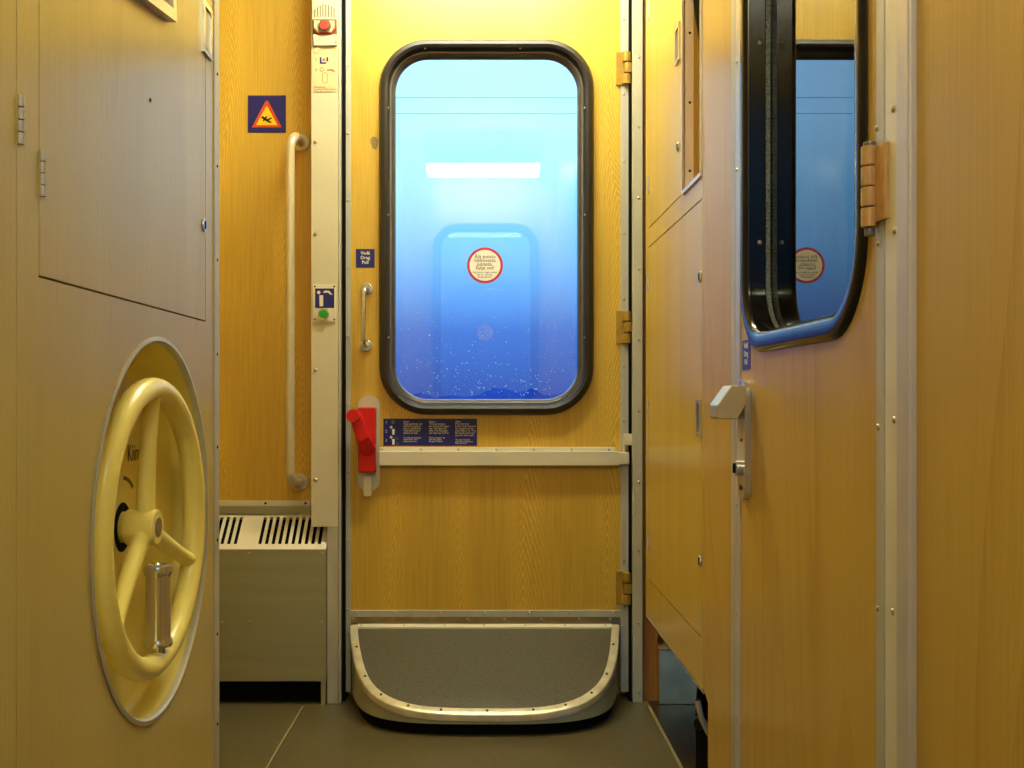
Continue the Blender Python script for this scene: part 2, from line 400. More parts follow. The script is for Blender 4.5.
obj('trim_2', g, 'gap', label='black strip standing in for the shaded door gap beside the cream pillar', cat='door gap', kind='structure')  # solid black strip paints the gap's shade over the lit wood behind
YP = 2.72
g = G(plane_back(YP)); g.box(bx(632.6, YP), bx(642.8, YP), 0, CE, -0.07, 0.0, 0.002)
t3 = obj('trim_3', g, 'post', label='cream riveted door post on the hinge side', cat='door post', kind='structure')
rivets(plane_back(YP), riv_column(639, (57, 127, 198, 269, 340, 411, 482, 551, 623, 692), YP), 0.0042, 0.0, 'screw', t3)
g = G(plane_back(YP)); g.box(bx(629.8, YP), bx(632.4, YP), 0, CE, -0.07, -0.012)
obj('trim_4', g, 'gap', label='black strip standing in for the shaded gap between door hinges and door post', cat='door gap', kind='structure')  # solid strip, its black colour stands for shade between strip and post
g = G(plane_back(2.735)); g.box(bx(643.2, 2.735), bx(657.5, 2.735), 0, CE, -0.06, 0.0, 0.001)
obj('trim_5', g, 'brown', label='brown wooden jamb behind the corner cupboard', cat='door jamb', kind='structure')

# ------------------------------------------------------------------ entrance door
door = thing('door_1', (0, YB, 0.13), 'oak laminate entrance door with rounded window seen straight ahead', 'door', kind='structure')
zb = bz(610)
def frame_ring(f, prof, cu=WCX, cv=WCZ, hu=WHU, hv=WHV, r=WR):
    g = G(f)
    rg = [[(u, v, w) for u, v in rrect(cu, cv, hu + d, hv + d, r + d, 12)] for d, w in prof]
    g.rings(rg)
    return g
g = G(BK); g.plate(rect(bx(351), bx(620.5), zb, 1.96), [rrect(WCX, WCZ, WHU + 0.012, WHV + 0.012, WR + 0.012)], -0.035, 0.0)
obj('door_panel', g, 'oak', door)
g = G(BK); g.box(bx(343), bx(351), 0.02, 1.96, -0.03, 0.004, 0.001); st = obj('edge_strip', g, 'alu', door)
rivets(BK, [(bx(348.5), bz(p)) for p in (66, 134, 201, 268, 337, 405, 473, 541, 609, 633)], 0.0036, 0.004, 'screw', st)
g = G(BK); g.box(bx(620.5), bx(629.7), 0.02, 1.96, -0.03, 0.004, 0.001); st = obj('edge_strip', g, 'alu', door)
rivets(BK, [(bx(623.5), bz(p)) for p in (20, 95, 162, 234, 299, 367, 421, 492, 561, 607, 626, 683)], 0.0036, 0.004, 'screw', st)
g = G(BK); g.box(bx(351), bx(620.5), bz(616.8), bz(610), -0.03, 0.005, 0.001); st = obj('bottom_strip', g, 'alu', door)
rivets(BK, [(bx(340 + x / 3.413), bz(612.5)) for x in (57, 188, 343, 495, 645, 783, 932)], 0.0036, 0.005, 'screw', st)
g = G(BK); g.box(bx(351), bx(620.5), bz(623.5), bz(616.8), -0.03, 0.002, 0.0005); st = obj('kick_strip', g, 'steel_dull', door, label='dark olive kick strip below the bright bottom strip')
rivets(BK, [(bx(340 + x / 3.413), bz(619)) for x in (50, 180, 306, 434, 562, 687, 816, 922)], 0.0036, 0.002, 'screw', st)
# window
g = frame_ring(BK, [(0.011, -0.03), (0.011, 0.004), (0.015, 0.017), (0.022, 0.021), (0.031, 0.019), (0.0355, 0.012), (0.0375, 0.0), (0.0375, -0.004)])
wfm = obj('window_frame', g, 'brownblack', door, label='thick black rubber window surround')
g = frame_ring(BK, [(-0.002, -0.034), (0.0, -0.020), (0.003, -0.012), (0.007, -0.006), (0.011, -0.006), (0.0115, -0.03)])
obj('inner_bead', g, 'bead', wfm, label='dark metal bead around the glass')
sc = []
for u, v in ((-0.155, 1), (0.085, 1), (-1, 0.30), (-1, 0.03), (-1, -0.28), (1, 0.30), (1, 0.03), (1, -0.28)):
    if abs(v) == 1: sc.append((WCX + u, WCZ + v * (WHV + 0.0135)))
    else: sc.append((WCX + u * (WHU + 0.0135), WCZ + v))
rivets(BK, sc, 0.0028, 0.013, 'screw', wfm, 'screws')
g = G(BK); g.prism(rrect(WCX, WCZ, WHU + 0.008, WHV + 0.008, WR + 0.008), -0.030, -0.0295)
pane = obj('window_pane', g, 'glass', door, label='clear wet glass with drops outside')
g = G(BK)
rd = random.Random(3)
for k in range(330):
    # drops gather in the lower half and run towards the sides
    u = WCX + rd.uniform(-0.222, 0.222); t = rd.random() ** 1.5; v = WCZ - WHV + 0.012 + t * 0.22
    if abs(u - WCX) > WHU - 0.07 and v < WCZ - WHV + 0.07: continue
    r = rd.choice((0.0007, 0.0009, 0.0012, 0.0012, 0.0019))
    g.rings([[(u + a * math.cos(2 * math.pi * i / 6), v + a * math.sin(2 * math.pi * i / 6) * rd.uniform(1, 1.5), -0.0302 - d) for i in range(6)] for a, d in ((r, 0), (r * 0.6, r * 0.5))], True, False, True)
obj('raindrops', g, 'drop', pane, kind='stuff', label='tiny pale drops scattered over the lower glass')
# hinges
for pt, pb in ((53, 86), (311, 344), (571, 604)):
    g = G(BK); g.box(bx(616), bx(622.5), bz(pb), bz(pt), 0.0, 0.007, 0.0012)
    h = obj('hinge', g, 'ochre', door, label='ochre painted door hinge')
    zt, zl = bz(pt), bz(pb); st3 = (zt - zl) / 3
    for k in range(3):
        g = G(lambda u, v, w: (u, v, w)); xc = bx(627.2 if k % 2 else 626.2)
        g.cyl(xc, YB - 0.012, 0.0105, zl + k * st3 + 0.0015, zl + (k + 1) * st3 - 0.0015, 14, 0.0015)
        g.f = BK
        if k != 1: g.box(bx(621.5), bx(625.5), zl + k * st3 + 0.003, zl + (k + 1) * st3 - 0.003, 0.002, 0.012, 0.001)
        obj('knuckle', g, 'ochre', h)
# cross rail
g = G(BK); g.box(bx(380), bx(618), bz(465), bz(451), 0.0, 0.022, 0.0012, 2)
g.box(bx(380), bx(615), bz(452), bz(447), 0.0, 0.006, 0.001)
rail = obj('cross_rail', g, 'alu_warm', door, label='pale aluminium rail across the door')
rivets(BK, [(bx(340 + x / 3.413), bz(449.3)) for x in (145, 277, 405, 533, 662, 790, 918)], 0.0036, 0.006, 'screw', rail)
g = G(BK); g.box(bx(618), bx(629.5), bz(464), bz(452), 0.003, 0.017, 0.002); obj('rail_end', g, 'alu_warm', rail)
g = G(BK); g.box(bx(623), bx(632), bz(445), bz(433.5), 0.003, 0.02, 0.002); g.box(bx(623), bx(626), bz(452.5), bz(445), 0.003, 0.012, 0.001); obj('catch_block', g, 'alu_warm', rail)
# small pull handle
g = G(BK)
p0, p1 = (bx(367), bz(289)), (bx(366), bz(345.5))
for u, v in (p0, p1): g.cyl(u, v, 0.0155, 0.0, 0.006, 20, 0.002)
ph = obj('pull_handle', g, 'chrome', door, label='small chrome pull handle beside the window')
g = G(BK); g.tube([(p0[0], p0[1], 0.004), (p0[0], p0[1], 0.028), (p0[0] - 0.001, p0[1] - 0.006, 0.037), (p0[0] - 0.003, p0[1] - 0.016, 0.041), (p1[0] - 0.003, p1[1] + 0.016, 0.041), (p1[0] - 0.001, p1[1] + 0.006, 0.037), (p1[0], p1[1], 0.028), (p1[0], p1[1], 0.004)], 0.0058)
obj('grip', g, 'chrome', ph)
# red emergency lever
g = G(BK); hu = (bx(380) - bx(358)) / 2; g.prism(rrect((bx(358) + bx(380)) / 2, (bz(395.7) + bz(491)) / 2, hu, (bz(395.7) - bz(491)) / 2, hu - 0.0005, 9), 0.0, 0.008, 0.002)
lp = obj('lock_plate', g, 'alu', door, label='grey oval lock plate carrying the red lever')
g = G(BK); g.box(bx(359.5), bx(376.8), bz(471.7), bz(407), 0.006, 0.034, 0.004, 3); obj('lock_housing', g, 'red', lp, label='red lock housing')
g = G(BK); arm = [(350.5, 421), (357, 410.5), (361, 414), (369, 433), (375.5, 447), (376, 451), (371, 456.5), (362, 455.5), (358.5, 449), (357.5, 440), (354, 427)]
k = YB - 0.05
pk = lambda P, w: [(bx(a, k), bz(b, k), w) for a, b in P]
upper = [(350.5, 421), (357, 410.5), (361, 414), (369, 438), (357.5, 443), (354, 428)]
fs = g.rings([pk(upper, 0.032), pk(upper, 0.054)], True, True, True); g.bevel(fs, 0.003, 2)
low = [(357.5, 441), (369, 436.5), (375.8, 449), (374.5, 453), (369.5, 456.5), (363, 456), (359, 452)]
wl_ = [0.054, 0.0545, 0.045, 0.040, 0.036, 0.036, 0.041]
fs = g.rings([pk(low, 0.030), [(bx(a, k), bz(b, k), w) for (a, b), w in zip(low, wl_)]], True, True, True); g.bevel(fs, 0.002, 2)
g.cyl(bx(353.6, k), bz(415.8, k), 0.0168, 0.030, 0.066, 24, 0.005)
obj('emergency_lever', g, 'red', lp, label='bright red lever with round knob')
g = G(BK); g.prism(rrect(bx(368.2), (bz(476.7) + bz(495.7)) / 2, bx(372) - bx(368.2), (bz(476.7) - bz(495.7)) / 2, 0.006, 5), 0.006, 0.02, 0.002); obj('locking_tab', g, 'alu_warm', lp, label='small pale metal tab under the lever')
# worn patch by the window
g = G(BK); pp = [(bx(374.5) + 0.010 * math.cos(a) * (1 + 0.15 * math.sin(3 * a)), bz(143) + 0.017 * math.sin(a) * (1 + 0.12 * math.cos(2 * a + 1))) for a in [2 * math.pi * i / 20 for i in range(20)]]
g.prism(pp, 0.0, 0.0008); obj('worn_patch', g, 'worn', door, label='grey bare patch left by a removed fitting')

# opposite door window behind the camera (met in the reflections)
FRONT = lambda u, v, w: (u, YF + 0.04 + w, v)
fw = thing('window_1', (WCX, YF + 0.04, WCZ - WHV), 'window of the opposite entrance door behind the camera', 'window', kind='structure')
obj('window_frame', frame_ring(FRONT, [(0.0, -0.035), (0.004, 0.0), (0.012, 0.010), (0.031, 0.012), (0.040, 0.004), (0.040, 0.0)]), 'brownblack', fw)
g = G(FRONT); g.prism(rrect(WCX, WCZ, WHU + 0.008, WHV + 0.008, WR + 0.008), -0.036, -0.0355); obj('window_pane', g, 'glass', fw)

# ------------------------------------------------------------------ stickers and signs on the door
def round_sticker(name, f, side, y, label):
    u, v = bx(485), bz(264); r = 18.2 / 394.5
    g = G(f); g.cyl(u, v, r, 0.0, 0.0006, 40); s = obj(name, g, 'red_print', label=label, cat='sticker')
    g = G(f); g.cyl(u, v, r * 0.86, 0.0005, 0.0010, 40); obj('sticker_face', g, 'cream_print', s)
    yy = y - 0.0012 if side == 'back' else y + 0.0012
    lettering('Älä poistu\nliikkuvasta\njunasta.\nSulje ovi!', 0.0134, (u, yy, v + 0.029), side, 'black_print', s, spacing=0.72)
    lettering('Stig inte ur tåget medan\ndet är i rörelse.\nStäng dörren!', 0.0066, (u, yy, v - 0.0145), side, 'black_print', s, spacing=0.9)
    return s
round_sticker('warning_sticker', plane_back(YB + 0.0293), 'back', YB + 0.0293, 'round red-rimmed Finnish warning sticker on the entrance door glass')
round_sticker('warning_sticker', lambda u, v, w: (u, YF + 0.006 + w, v), 'front', YF + 0.006, 'round red-rimmed sticker on the window behind the camera')

g = G(BK); g.box(bx(356), bx(374.6), bz(267.5), bz(249), 0.0, 0.001)
s = obj('pull_sign', g, 'navy', label='small square navy pull sign above the chrome handle on the entrance door', cat='sign')
lettering('Vedä\nDrag\nPull', 0.0118, (bx(365.3), YB - 0.0012, bz(250.8)), 'back', 'white_print', s, spacing=1.0, bold=0.0002)

g = G(BK); g.box(bx(383.4), bx(477), bz(445.8), bz(418.6), 0.0, 0.0012)
s = obj('instruction_sign', g, 'navy', label='wide navy door instruction sign with three text columns below the window', cat='sign')
yy = YB - 0.0014
c1 = 'Avaus\nPaina painiketta, kun\nvihreä valo palaa ja\njuna on pysähtynyt.\nVedä kahva alas ja\ntyönnä ovi auki.'
c2 = 'Öppna\nTryck på knappen\nnär den gröna lampan\nlyser och tåget står\nstilla. Vrid handtaget\noch skjut upp dörren.'
c3 = 'Open\nPress the door\nbutton when the train\nhas stopped and the\ngreen light is on. Turn\nthe handle down and\npush the door open.'
f1 = 'Ovi sulkeutuu itsestään\nennen lähtöä. Varo\nsulkeutuvaa ovea.'
f2 = 'Dörren stängs av sig\nsjälv före avgång.\nSe upp för dörren.'
f3 = 'The door closes by\nitself before departure.\nMind the door.'
for px, t, f in ((403.5, c1, f1), (429, c2, f2), (455.3, c3, f3)):
    n = t.count('\n')
    lettering(t, 0.0070, (bx(px), yy, bz(420.2)), 'back', 'white_print', s, 'LEFT', spacing=0.82, width=0.83)
    lettering(f, 0.0056, (bx(px), yy, bz(436.6 if n < 6 else 438.6)), 'back', 'white_print', s, 'LEFT', spacing=0.82, width=0.86)
lettering('1\n2\n3\n4', 0.0100, (bx(386.3), yy, bz(420.3)), 'back', 'white_print', s, spacing=2.3)
g = G(BK); g.cyl(bx(393), bz(422.3), 0.0045, 0.001, 0.0016, 16); obj('pictogram_button', g, 'green_print', s)
g = G(BK)
for (px, py) in ((391.2, 427.2), (391.2, 437.2)):
    g.cyl(bx(px), bz(py), 0.0034, 0.001, 0.0016, 12)
    g.prism([(bx(px + 0.8), bz(py + 1.8)), (bx(px + 3.6), bz(py + 1.8)), (bx(px + 3.2), bz(py + 7.4)), (bx(px + 1.2), bz(py + 7.4))], 0.001, 0.0016)
obj('pictogram_person', g, 'white_print', s)
g = G(BK); g.prism([(bx(395.4), bz(437)), (bx(396), bz(436.6)), (bx(398.6), bz(439.2)), (bx(398), bz(439.8))], 0.001, 0.0016); obj('pictogram_arrow', g, 'green_print', s)
g = G(BK); g.disc_ring(bx(397.4), bz(443.8), 0.0028, 0.0034, 0.001, 0.0015, 16); obj('pictogram_ring', g, 'grey_print', s)

# ------------------------------------------------------------------ step in front of the door
SL = 0.478; SY = 2.742; SZ = 0.188
def on_slope(px, py):
    t = (H - SZ + SL * SY) / ((py - 397.0) / F + SL); return (px - 485.0) * t / F, t
rim = [(349.7, 627), (350.6, 642), (353, 657), (357, 673), (363, 686), (370, 694.5), (380, 702), (391, 707.2), (405, 711.2), (420, 714), (445, 715.6), (470, 716.2), (500, 716.2), (525, 716), (545, 714.8), (562, 712.2), (577, 708), (590, 702), (600, 694.8), (608.5, 684.5), (614, 673), (617.2, 657), (619, 641), (619.6, 624.5)]
ro = [on_slope(*p) for p in rim]
def arc_resample(P, n):
    d = [0]
    for a, b in zip(P, P[1:]): d.append(d[-1] + math.dist(a, b))
    out = []
    for i in range(n):
        t = d[-1] * i / (n - 1); j = 0
        while j < len(d) - 2 and d[j + 1] < t: j += 1
        q = (t - d[j]) / max(1e-9, d[j + 1] - d[j]); out.append((P[j][0] + q * (P[j + 1][0] - P[j][0]), P[j][1] + q * (P[j + 1][1] - P[j][1])))
    for _ in range(2):
        out = [out[0]] + [((out[i - 1][0] + 2 * out[i][0] + out[i + 1][0]) / 4, (out[i - 1][1] + 2 * out[i][1] + out[i + 1][1]) / 4) for i in range(1, n - 1)] + [out[-1]]
    return out
ro = arc_resample(ro, 41)
ro[0] = (ro[0][0], SY); ro[-1] = (ro[-1][0], SY)
def zs(y): return SZ - SL * (SY - y)
def inset(P, d):
    out = []
    for i, p in enumerate(P):
        a = P[max(0, i - 1)]; b = P[min(len(P) - 1, i + 1)]
        tx, ty = b[0] - a[0], b[1] - a[1]; l = math.hypot(tx, ty)
        out.append((p[0] - ty / l * d, p[1] + tx / l * d))
    out[0] = (out[0][0], SY); out[-1] = (out[-1][0], SY)
    return out
step = thing('door_step', (0, 2.6, 0), 'rounded sloping door step with grey tread and worn bright rim', 'step')
bas = inset(ro, 0.006)
kick = inset(ro, 0.016)
g = G()
g.rings([[(x, y, 0.0265) for x, y in bas], [(x, y, max(0.03, zs(y) - 0.008)) for x, y in bas]], True, True, True)
obj('step_body', g, 'bare_metal', step, label='grey painted step body')
g = G(); g.rings([[(x, y, 0.0) for x, y in kick], [(x, y, 0.027) for x, y in kick]], True, True, True); obj('step_plinth', g, 'gap', step, label='black recessed plinth')
rin = inset(ro, 0.020)
g = G()
sect = lambda P, dz: [(x, y, zs(y) + dz) for x, y in P]
g.rings([sect(ro, -0.012), sect(ro, 0.0), sect(inset(ro, 0.002), 0.0025), sect(inset(ro, 0.010), 0.0035), sect(inset(ro, 0.0185), 0.0035), sect(rin, 0.0005), sect(rin, -0.012)], False)
rm = obj('step_rim', g, plain('worn_rim_metal', (214, 206, 176), 0.32, 0.4, 0.16, 26), step, label='worn bright metal rim around the tread')
g = G(lambda u, v, w: (u, v, zs(v) + w))
gy = [ro[i] for i in range(2, 39, 3)]; mid = inset(ro, 0.012)
for i in (3, 7, 10, 13, 16, 20, 24, 27, 30, 33, 37): g.dome(mid[i][0], mid[i][1], 0.0034, 0.0034)
obj('rim_screws', g, 'screw_dark', rm, kind='stuff')
g = G(lambda u, v, w: (u, v, zs(v) + w))
g.prism([p for p in inset(ro, 0.0195)], -0.01, 0.001)
obj('step_tread', g, 'step_mat', step, label='speckled grey rubber tread')
g = G(lambda u, v, w: (u, v, zs(v) + w))
xb0, xb1 = ro[0][0] + 0.02, ro[-1][0] - 0.02
g.box(xb0, xb1, SY - 0.0125, SY, -0.006, 0.006, 0.001)
bb = obj('back_bar', g, 'alu_warm', step, label='pale bar along the back of the tread')
g = G(lambda u, v, w: (u, v, zs(v) + w))
for x in (75, 220, 358, 493, 632, 768, 905): g.dome(bx(340 + x / 3.413, SY), SY - 0.006, 0.0032, 0.006)
obj('bar_screws', g, 'screw', bb, kind='stuff')

# ------------------------------------------------------------------ things on the oak panel and pillar
YL = 2.80; PL = plane_back(YL)
g = G(PL); g.box(bx(248, YL), bx(286, YL), bz(132.7, YL), bz(95.5, YL), 0.0, 0.0015)
s = obj('warning_sign', g, 'navy', label='navy square sign with falling figure in a warning triangle', cat='sign')
cxs = bx(267, YL)
def tri(ua, ub, vb, vt, rr=0.003): return [(cxs - ua, vb), (cxs + ua, vb), (cxs + rr, vt), (cxs - rr, vt)]
g = G(PL); g.prism(tri(0.0385, 0, bz(127.5, YL), bz(101, YL)), 0.001, 0.002); obj('triangle_border', g, 'orange_print', s)
g = G(PL); g.prism(tri(0.0275, 0, bz(125.3, YL), bz(106.5, YL), 0.001), 0.0018, 0.0026); obj('triangle_field', g, 'yellow_print', s)
g = G(PL)
uz = lambda a, b: (cxs + a, bz(119.5, YL) + b)
g.cyl(*uz(-0.0105, 0.0045), 0.0036, 0.002, 0.0032, 12)
for a, b, r in (((-0.008, 0.003), (0.001, -0.003), 0.0024), ((0.001, -0.003), (0.009, 0.002), 0.0017), ((0.009, 0.002), (0.013, 0.003), 0.0013), ((0.001, -0.003), (0.008, -0.008), 0.0017), ((-0.006, 0.001), (-0.009, -0.005), 0.0013), ((-0.006, 0.002), (0.001, 0.007), 0.0013), ((0.008, -0.008), (0.012, -0.007), 0.0013)):
    p, q = uz(*a), uz(*b); dx, dz = q[0] - p[0], q[1] - p[1]; l = math.hypot(dx, dz); r *= 1.35; nx, nz = -dz / l * r, dx / l * r
    g.prism([(p[0] + nx, p[1] + nz), (q[0] + nx, q[1] + nz), (q[0] - nx, q[1] - nz), (p[0] - nx, p[1] - nz)], 0.002, 0.0032)
obj('falling_figure', g, 'black_print', s)

# grab rail
rs = thing('grab_rail', (bx(290, 2.7), 2.75, bz(482, YL)), 'tall pale metal grab rail on the oak panel', 'handrail')
ut, ub = bx(301, YL), bx(299.5, YL); yt = 2.70; ug = bx(290, yt)
vt, vb = bz(143, YL), bz(482, YL)
zt2, zb2 = bz(143, yt), bz(481, yt)
zt_m, zb_m = vt, vb
for u, v in ((ut, vt), (ub, vb)):
    g = G(PL); g.cyl(u, v, 0.022, 0.0, 0.007, 28, 0.002); obj('rosette', g, 'rail', rs)
g = G(PL); pts = []
for u, v, sg in ((ut, vt, -1), (ub, vb, 1)):
    arc = [(u, v, 0.005), (u, v, 0.035)]
    for a in (15, 30, 45, 60, 75, 90):
        q = a / 90.0
        arc.append((u + (ug - u) * (q ** 1.2) , v + sg * 0.035 * (1 - math.cos(R(a))), 0.060 + 0.040 * math.sin(R(a))))
    pts.append(arc)
pts = pts[0] + list(reversed(pts[1]))
g.tube(pts, 0.0118, 16); obj('rail_bar', g, 'rail', rs)

# emergency alarm box, instruction sticker and door button on the pillar
PC = plane_back(YC); px_ = lambda p: bx(p, YC); pz_ = lambda p: bz(p, YC)
al = thing('emergency_alarm', (px_(325), YC, pz_(46)), 'cream emergency alarm with louvres and red handle high on the pillar', 'alarm')
g = G(PC)
holes = [rect(px_(314.6 + 2.75 * i), px_(314.6 + 2.75 * i) + 0.0030, pz_(18.5), pz_(12.5 - (7 - 0.35 * (i - 3.7) ** 2))) for i in range(8)]
g.plate(rect(px_(312.8), px_(337.4), pz_(20.5), pz_(-30)), holes, 0.004, 0.010)
obj('louvre_plate', g, 'cream', al)
g = G(PC); g.box(px_(313.2), px_(337), pz_(35), pz_(-29), 0.0, 0.0045); obj('alarm_back', g, 'bead', al)
g = G(PC); g.prism([(px_(313.6), pz_(21)), (px_(313.6), pz_(29.5)), (px_(318), pz_(35)), (px_(332.5), pz_(35)), (px_(336.6), pz_(29.5)), (px_(336.6), pz_(21))], 0.004, 0.012, 0.001); obj('alarm_frame', g, 'dull_red', al, label='dull red alarm surround')
g = G(PC); g.prism([(px_(315), pz_(22.4)), (px_(315), pz_(29)), (px_(318.6), pz_(33.4)), (px_(332), pz_(33.4)), (px_(335.2), pz_(29)), (px_(335.2), pz_(22.4))], 0.011, 0.0135); obj('alarm_face', g, 'beige_print', al)
g = G(PC); g.disc_ring(px_(325.7), pz_(28), 0.010, 0.0155, 0.012, 0.018, 28); obj('alarm_ring', g, 'bead', al)
g = G(PC); g.cyl(px_(325.7), pz_(28), 0.0115, 0.012, 0.022, 24, 0.003); obj('alarm_knob', g, 'dull_red', al, label='red alarm button')
g = G(PC); g.box(px_(313.4), px_(337.4), pz_(46.4), pz_(35.2), 0.0, 0.008, 0.002); lo = obj('lower_plate', g, 'cream', al)
rivets(PC, [(px_(314.8), pz_(43)), (px_(336.4), pz_(43))], 0.003, 0.008, 'screw', lo, 'screws')
g = G(PC); g.cyl(px_(316.8), pz_(50.6), 0.0075, 0.0, 0.003, 20, 0.001); obj('alarm_plug', g, 'beige_print', al)
g = G(PC); g.box(px_(312.6), px_(338), pz_(92.4), pz_(46.8), 0.0, 0.0008)
s = obj('alarm_instructions', g, 'beige_print', label='beige pictogram sticker below the alarm on the pillar', cat='sticker')
lettering('1', 0.010, (px_(316), YC - 0.001, pz_(57.8)), 'back', 'black_print', s); lettering('2', 0.010, (px_(316), YC - 0.001, pz_(68)), 'back', 'black_print', s)
g = G(PC)
g.box(px_(319.8), px_(321.5), pz_(63.8), pz_(57.4), 0.0006, 0.0014); g.box(px_(326.5), px_(328.2), pz_(61.5), pz_(57.4), 0.0006, 0.0014); g.box(px_(321.5), px_(326.4), pz_(63.8), pz_(62.5), 0.0006, 0.0014)
obj('pictogram_box', g, 'navy', s)
g = G(PC); g.prism([(px_(322), pz_(61.5)), (px_(324), pz_(58)), (px_(326), pz_(61.5)), (px_(324), pz_(60.5))], 0.0006, 0.0014); g.prism([(px_(327), pz_(69.8)), (px_(332), pz_(69.4)), (px_(331.6), pz_(68.6)), (px_(335.6), pz_(72.4)), (px_(332.5), pz_(71.2)), (px_(331.8), pz_(70.4)), (px_(327), pz_(70.6))], 0.0006, 0.0014); obj('pictogram_arrow', g, 'red_print', s)
g = G(PC); g.disc_ring(px_(321.8), pz_(69.6), 0.0040, 0.0052, 0.0006, 0.0014, 18)
hb = rrect(px_(325), pz_(78), 0.0062, 0.0135, 0.005, 5); hi_ = rrect(px_(325), pz_(78), 0.0052, 0.0125, 0.0042, 5)
g.rings([[(u, v, 0.0014) for u, v in hb], [(u, v, 0.0014) for u, v in hi_]])
obj('pictogram_person', g, 'dark_grey_print', s)
lettering('Väärinkäytöstä\nrangaistaan. Missbruk beivras.\nMisuse will be penalized.', 0.0062, (px_(313.8), YC - 0.001, pz_(86)), 'back', 'red_print', s, 'LEFT', spacing=0.85, width=0.78)

bt = thing('door_button', (px_(324.5), YC, pz_(322)), 'metal button plate with navy pictogram and green button on the pillar', 'button')
g = G(PC); g.box(px_(313.2), px_(336.2), pz_(322), pz_(284), 0.0, 0.003, 0.001); bp = obj('button_plate', g, 'alu_warm', bt)
rivets(PC, [(px_(a), pz_(b)) for a in (315, 334.4) for b in (286.6, 319.6)], 0.0026, 0.003, 'screw_dark', bp, 'screws')
g = G(PC); g.box(px_(315.4), px_(334.4), pz_(308), pz_(288.6), 0.0028, 0.0038); bs = obj('button_sign', g, 'navy', bt)
g = G(PC); g.cyl(px_(319), pz_(292.6), 0.0042, 0.0036, 0.0046, 14); g.prism([(px_(319.6), pz_(295.4)), (px_(323.4), pz_(295.4)), (px_(323.4), pz_(306.5)), (px_(319.8), pz_(306.5))], 0.0036, 0.0046)
g.prism([(px_(323), pz_(292.4)), (px_(325.8), pz_(290.6)), (px_(329.5), pz_(291)), (px_(332.8), pz_(295)), (px_(330.5), pz_(294.6)), (px_(328), pz_(292.6)), (px_(325), pz_(293))], 0.0036, 0.0046)
obj('pictogram', g, 'white_print', bs)
g = G(PC); g.disc_ring(px_(324), pz_(314), 0.0110, 0.0145, 0.002, 0.008, 28); obj('button_ring', g, 'chrome', bt)
g = G(PC); g.cyl(px_(324), pz_(314), 0.0112, 0.002, 0.012, 24, 0.003); obj('push_button', g, 'green', bt, label='round green push button')

# ------------------------------------------------------------------ heater
HY = 2.70
ht = thing('heater', (-0.6, 2.75, 0), 'brushed metal heater with slotted sloping top under the oak panel', 'heater')
HX0, HX1 = -0.838, bx(325, HY); zf = bz(549, HY); zt3 = bz(514, YL - 0.006)
g = G(plane_back(HY)); g.box(HX0, bx(326.0, HY), bz(681.5, HY), zf, -0.07, 0.0, 0.002); fr_ = obj('front_panel', g, 'steel_brushed', ht)
rivets(plane_back(HY), [(bx(a, HY), bz(b, HY)) for a, b in ((249, 553), (322, 553), (249, 622), (322, 622), (322, 673), (222, 622))], 0.0036, 0.0, 'screw', fr_, 'screws')
D = (YL - 0.006) - HY
sl = lambda u, v, w: (u, HY + v * D, zf + v * (zt3 - zf) + w)     # v runs up the slope from 0 to 1
g = G(sl); holes = []
for p0_, n in ((258.6, 10), (213.6 - 6.6 * 7, 12)):
    for i in range(n):
        u = bx(p0_ + 6.6 * i - (0 if n == 10 else 6.0), 2.72)
        if u < HX0 + 0.02 or u + 0.0095 > bx(326, HY) - 0.01: continue
        holes.append(rect(u, u + 0.0085, 0.14, 0.92))
g.plate(rect(HX0, bx(326.0, HY), 0.0, 1.0), holes, -0.002, 0.0)
obj('grille', g, 'alu_warm', ht, label='sloping pale grille with dark slots')
g = G(sl); g.box(HX0 + 0.004, bx(325.0, HY), 0.03, 1.0, -0.022, -0.014); obj('slot_shade_sheet', g, 'gap', ht)  # thin black sheet close under the slots paints their inner shade
g = G(plane_back(HY)); g.box(HX0, bx(320, HY), 0.004, bz(681.5, HY), -0.07, -0.03); obj('plinth', g, 'gap', ht, label='black recessed plinth')
g = G(plane_back(HY)); g.box(bx(320.8, HY), bx(325.4, HY), 0, bz(681.5, HY), -0.06, -0.002, 0.001); obj('leg', g, 'steel_brushed', ht)
g = G(plane_back(YL)); g.box(HX0, bx(311, YL), bz(513.5, YL), bz(505.5, YL), 0.0, 0.012, 0.001); obj('back_ledge', g, 'steel_brushed', ht)
g = G(plane_back(YL)); g.box(HX0, bx(311, YL), bz(505.5, YL), bz(500.6, YL), 0.0, 0.006, 0.001); tl_ = obj('top_strip', g, 'alu_warm', ht)
rivets(plane_back(YL), [(bx(266, YL), bz(503, YL)), (bx(306, YL), bz(503, YL))], 0.0034, 0.006, 'screw_dark', tl_, 'screws')

# ------------------------------------------------------------------ handwheel cabinet on the left
CY0, CY1 = ly(16.5) + 0.0012, ly(213.2)
WY, WZ, RR = 1.43, 0.5950, 0.2485
DY0, DY1, DZ0, DZ1 = ly(39.5), ly(205.2), 0.884, 1.85
gp = 0.0021
cab = thing('cabinet', (-XL - 0.2, 1.37, 0), 'tall ash laminate cabinet holding the yellow handwheel recess', 'cabinet')
g = G(LW); g.plate(rect(CY0, CY1, 0, CE), [circle(WY, WZ, RR, 72), rect(DY0 - gp, DY1 + gp, DZ0 - gp, DZ1 + gp)], -0.016, 0.0)
obj('cabinet_face', g, 'ash', cab)
g = G(LW)
g.plate(rect(CY0 - 0.003, 1.755, 0, CE), [circle(WY, WZ, RR + 0.01, 72)], -0.06, -0.018)
obj('cabinet_core', g, 'gap', cab)
g = G(LW); g.box(CY0, 1.757, 0, CE, -0.46, -0.085); obj('cabinet_body', g, 'ash', cab)
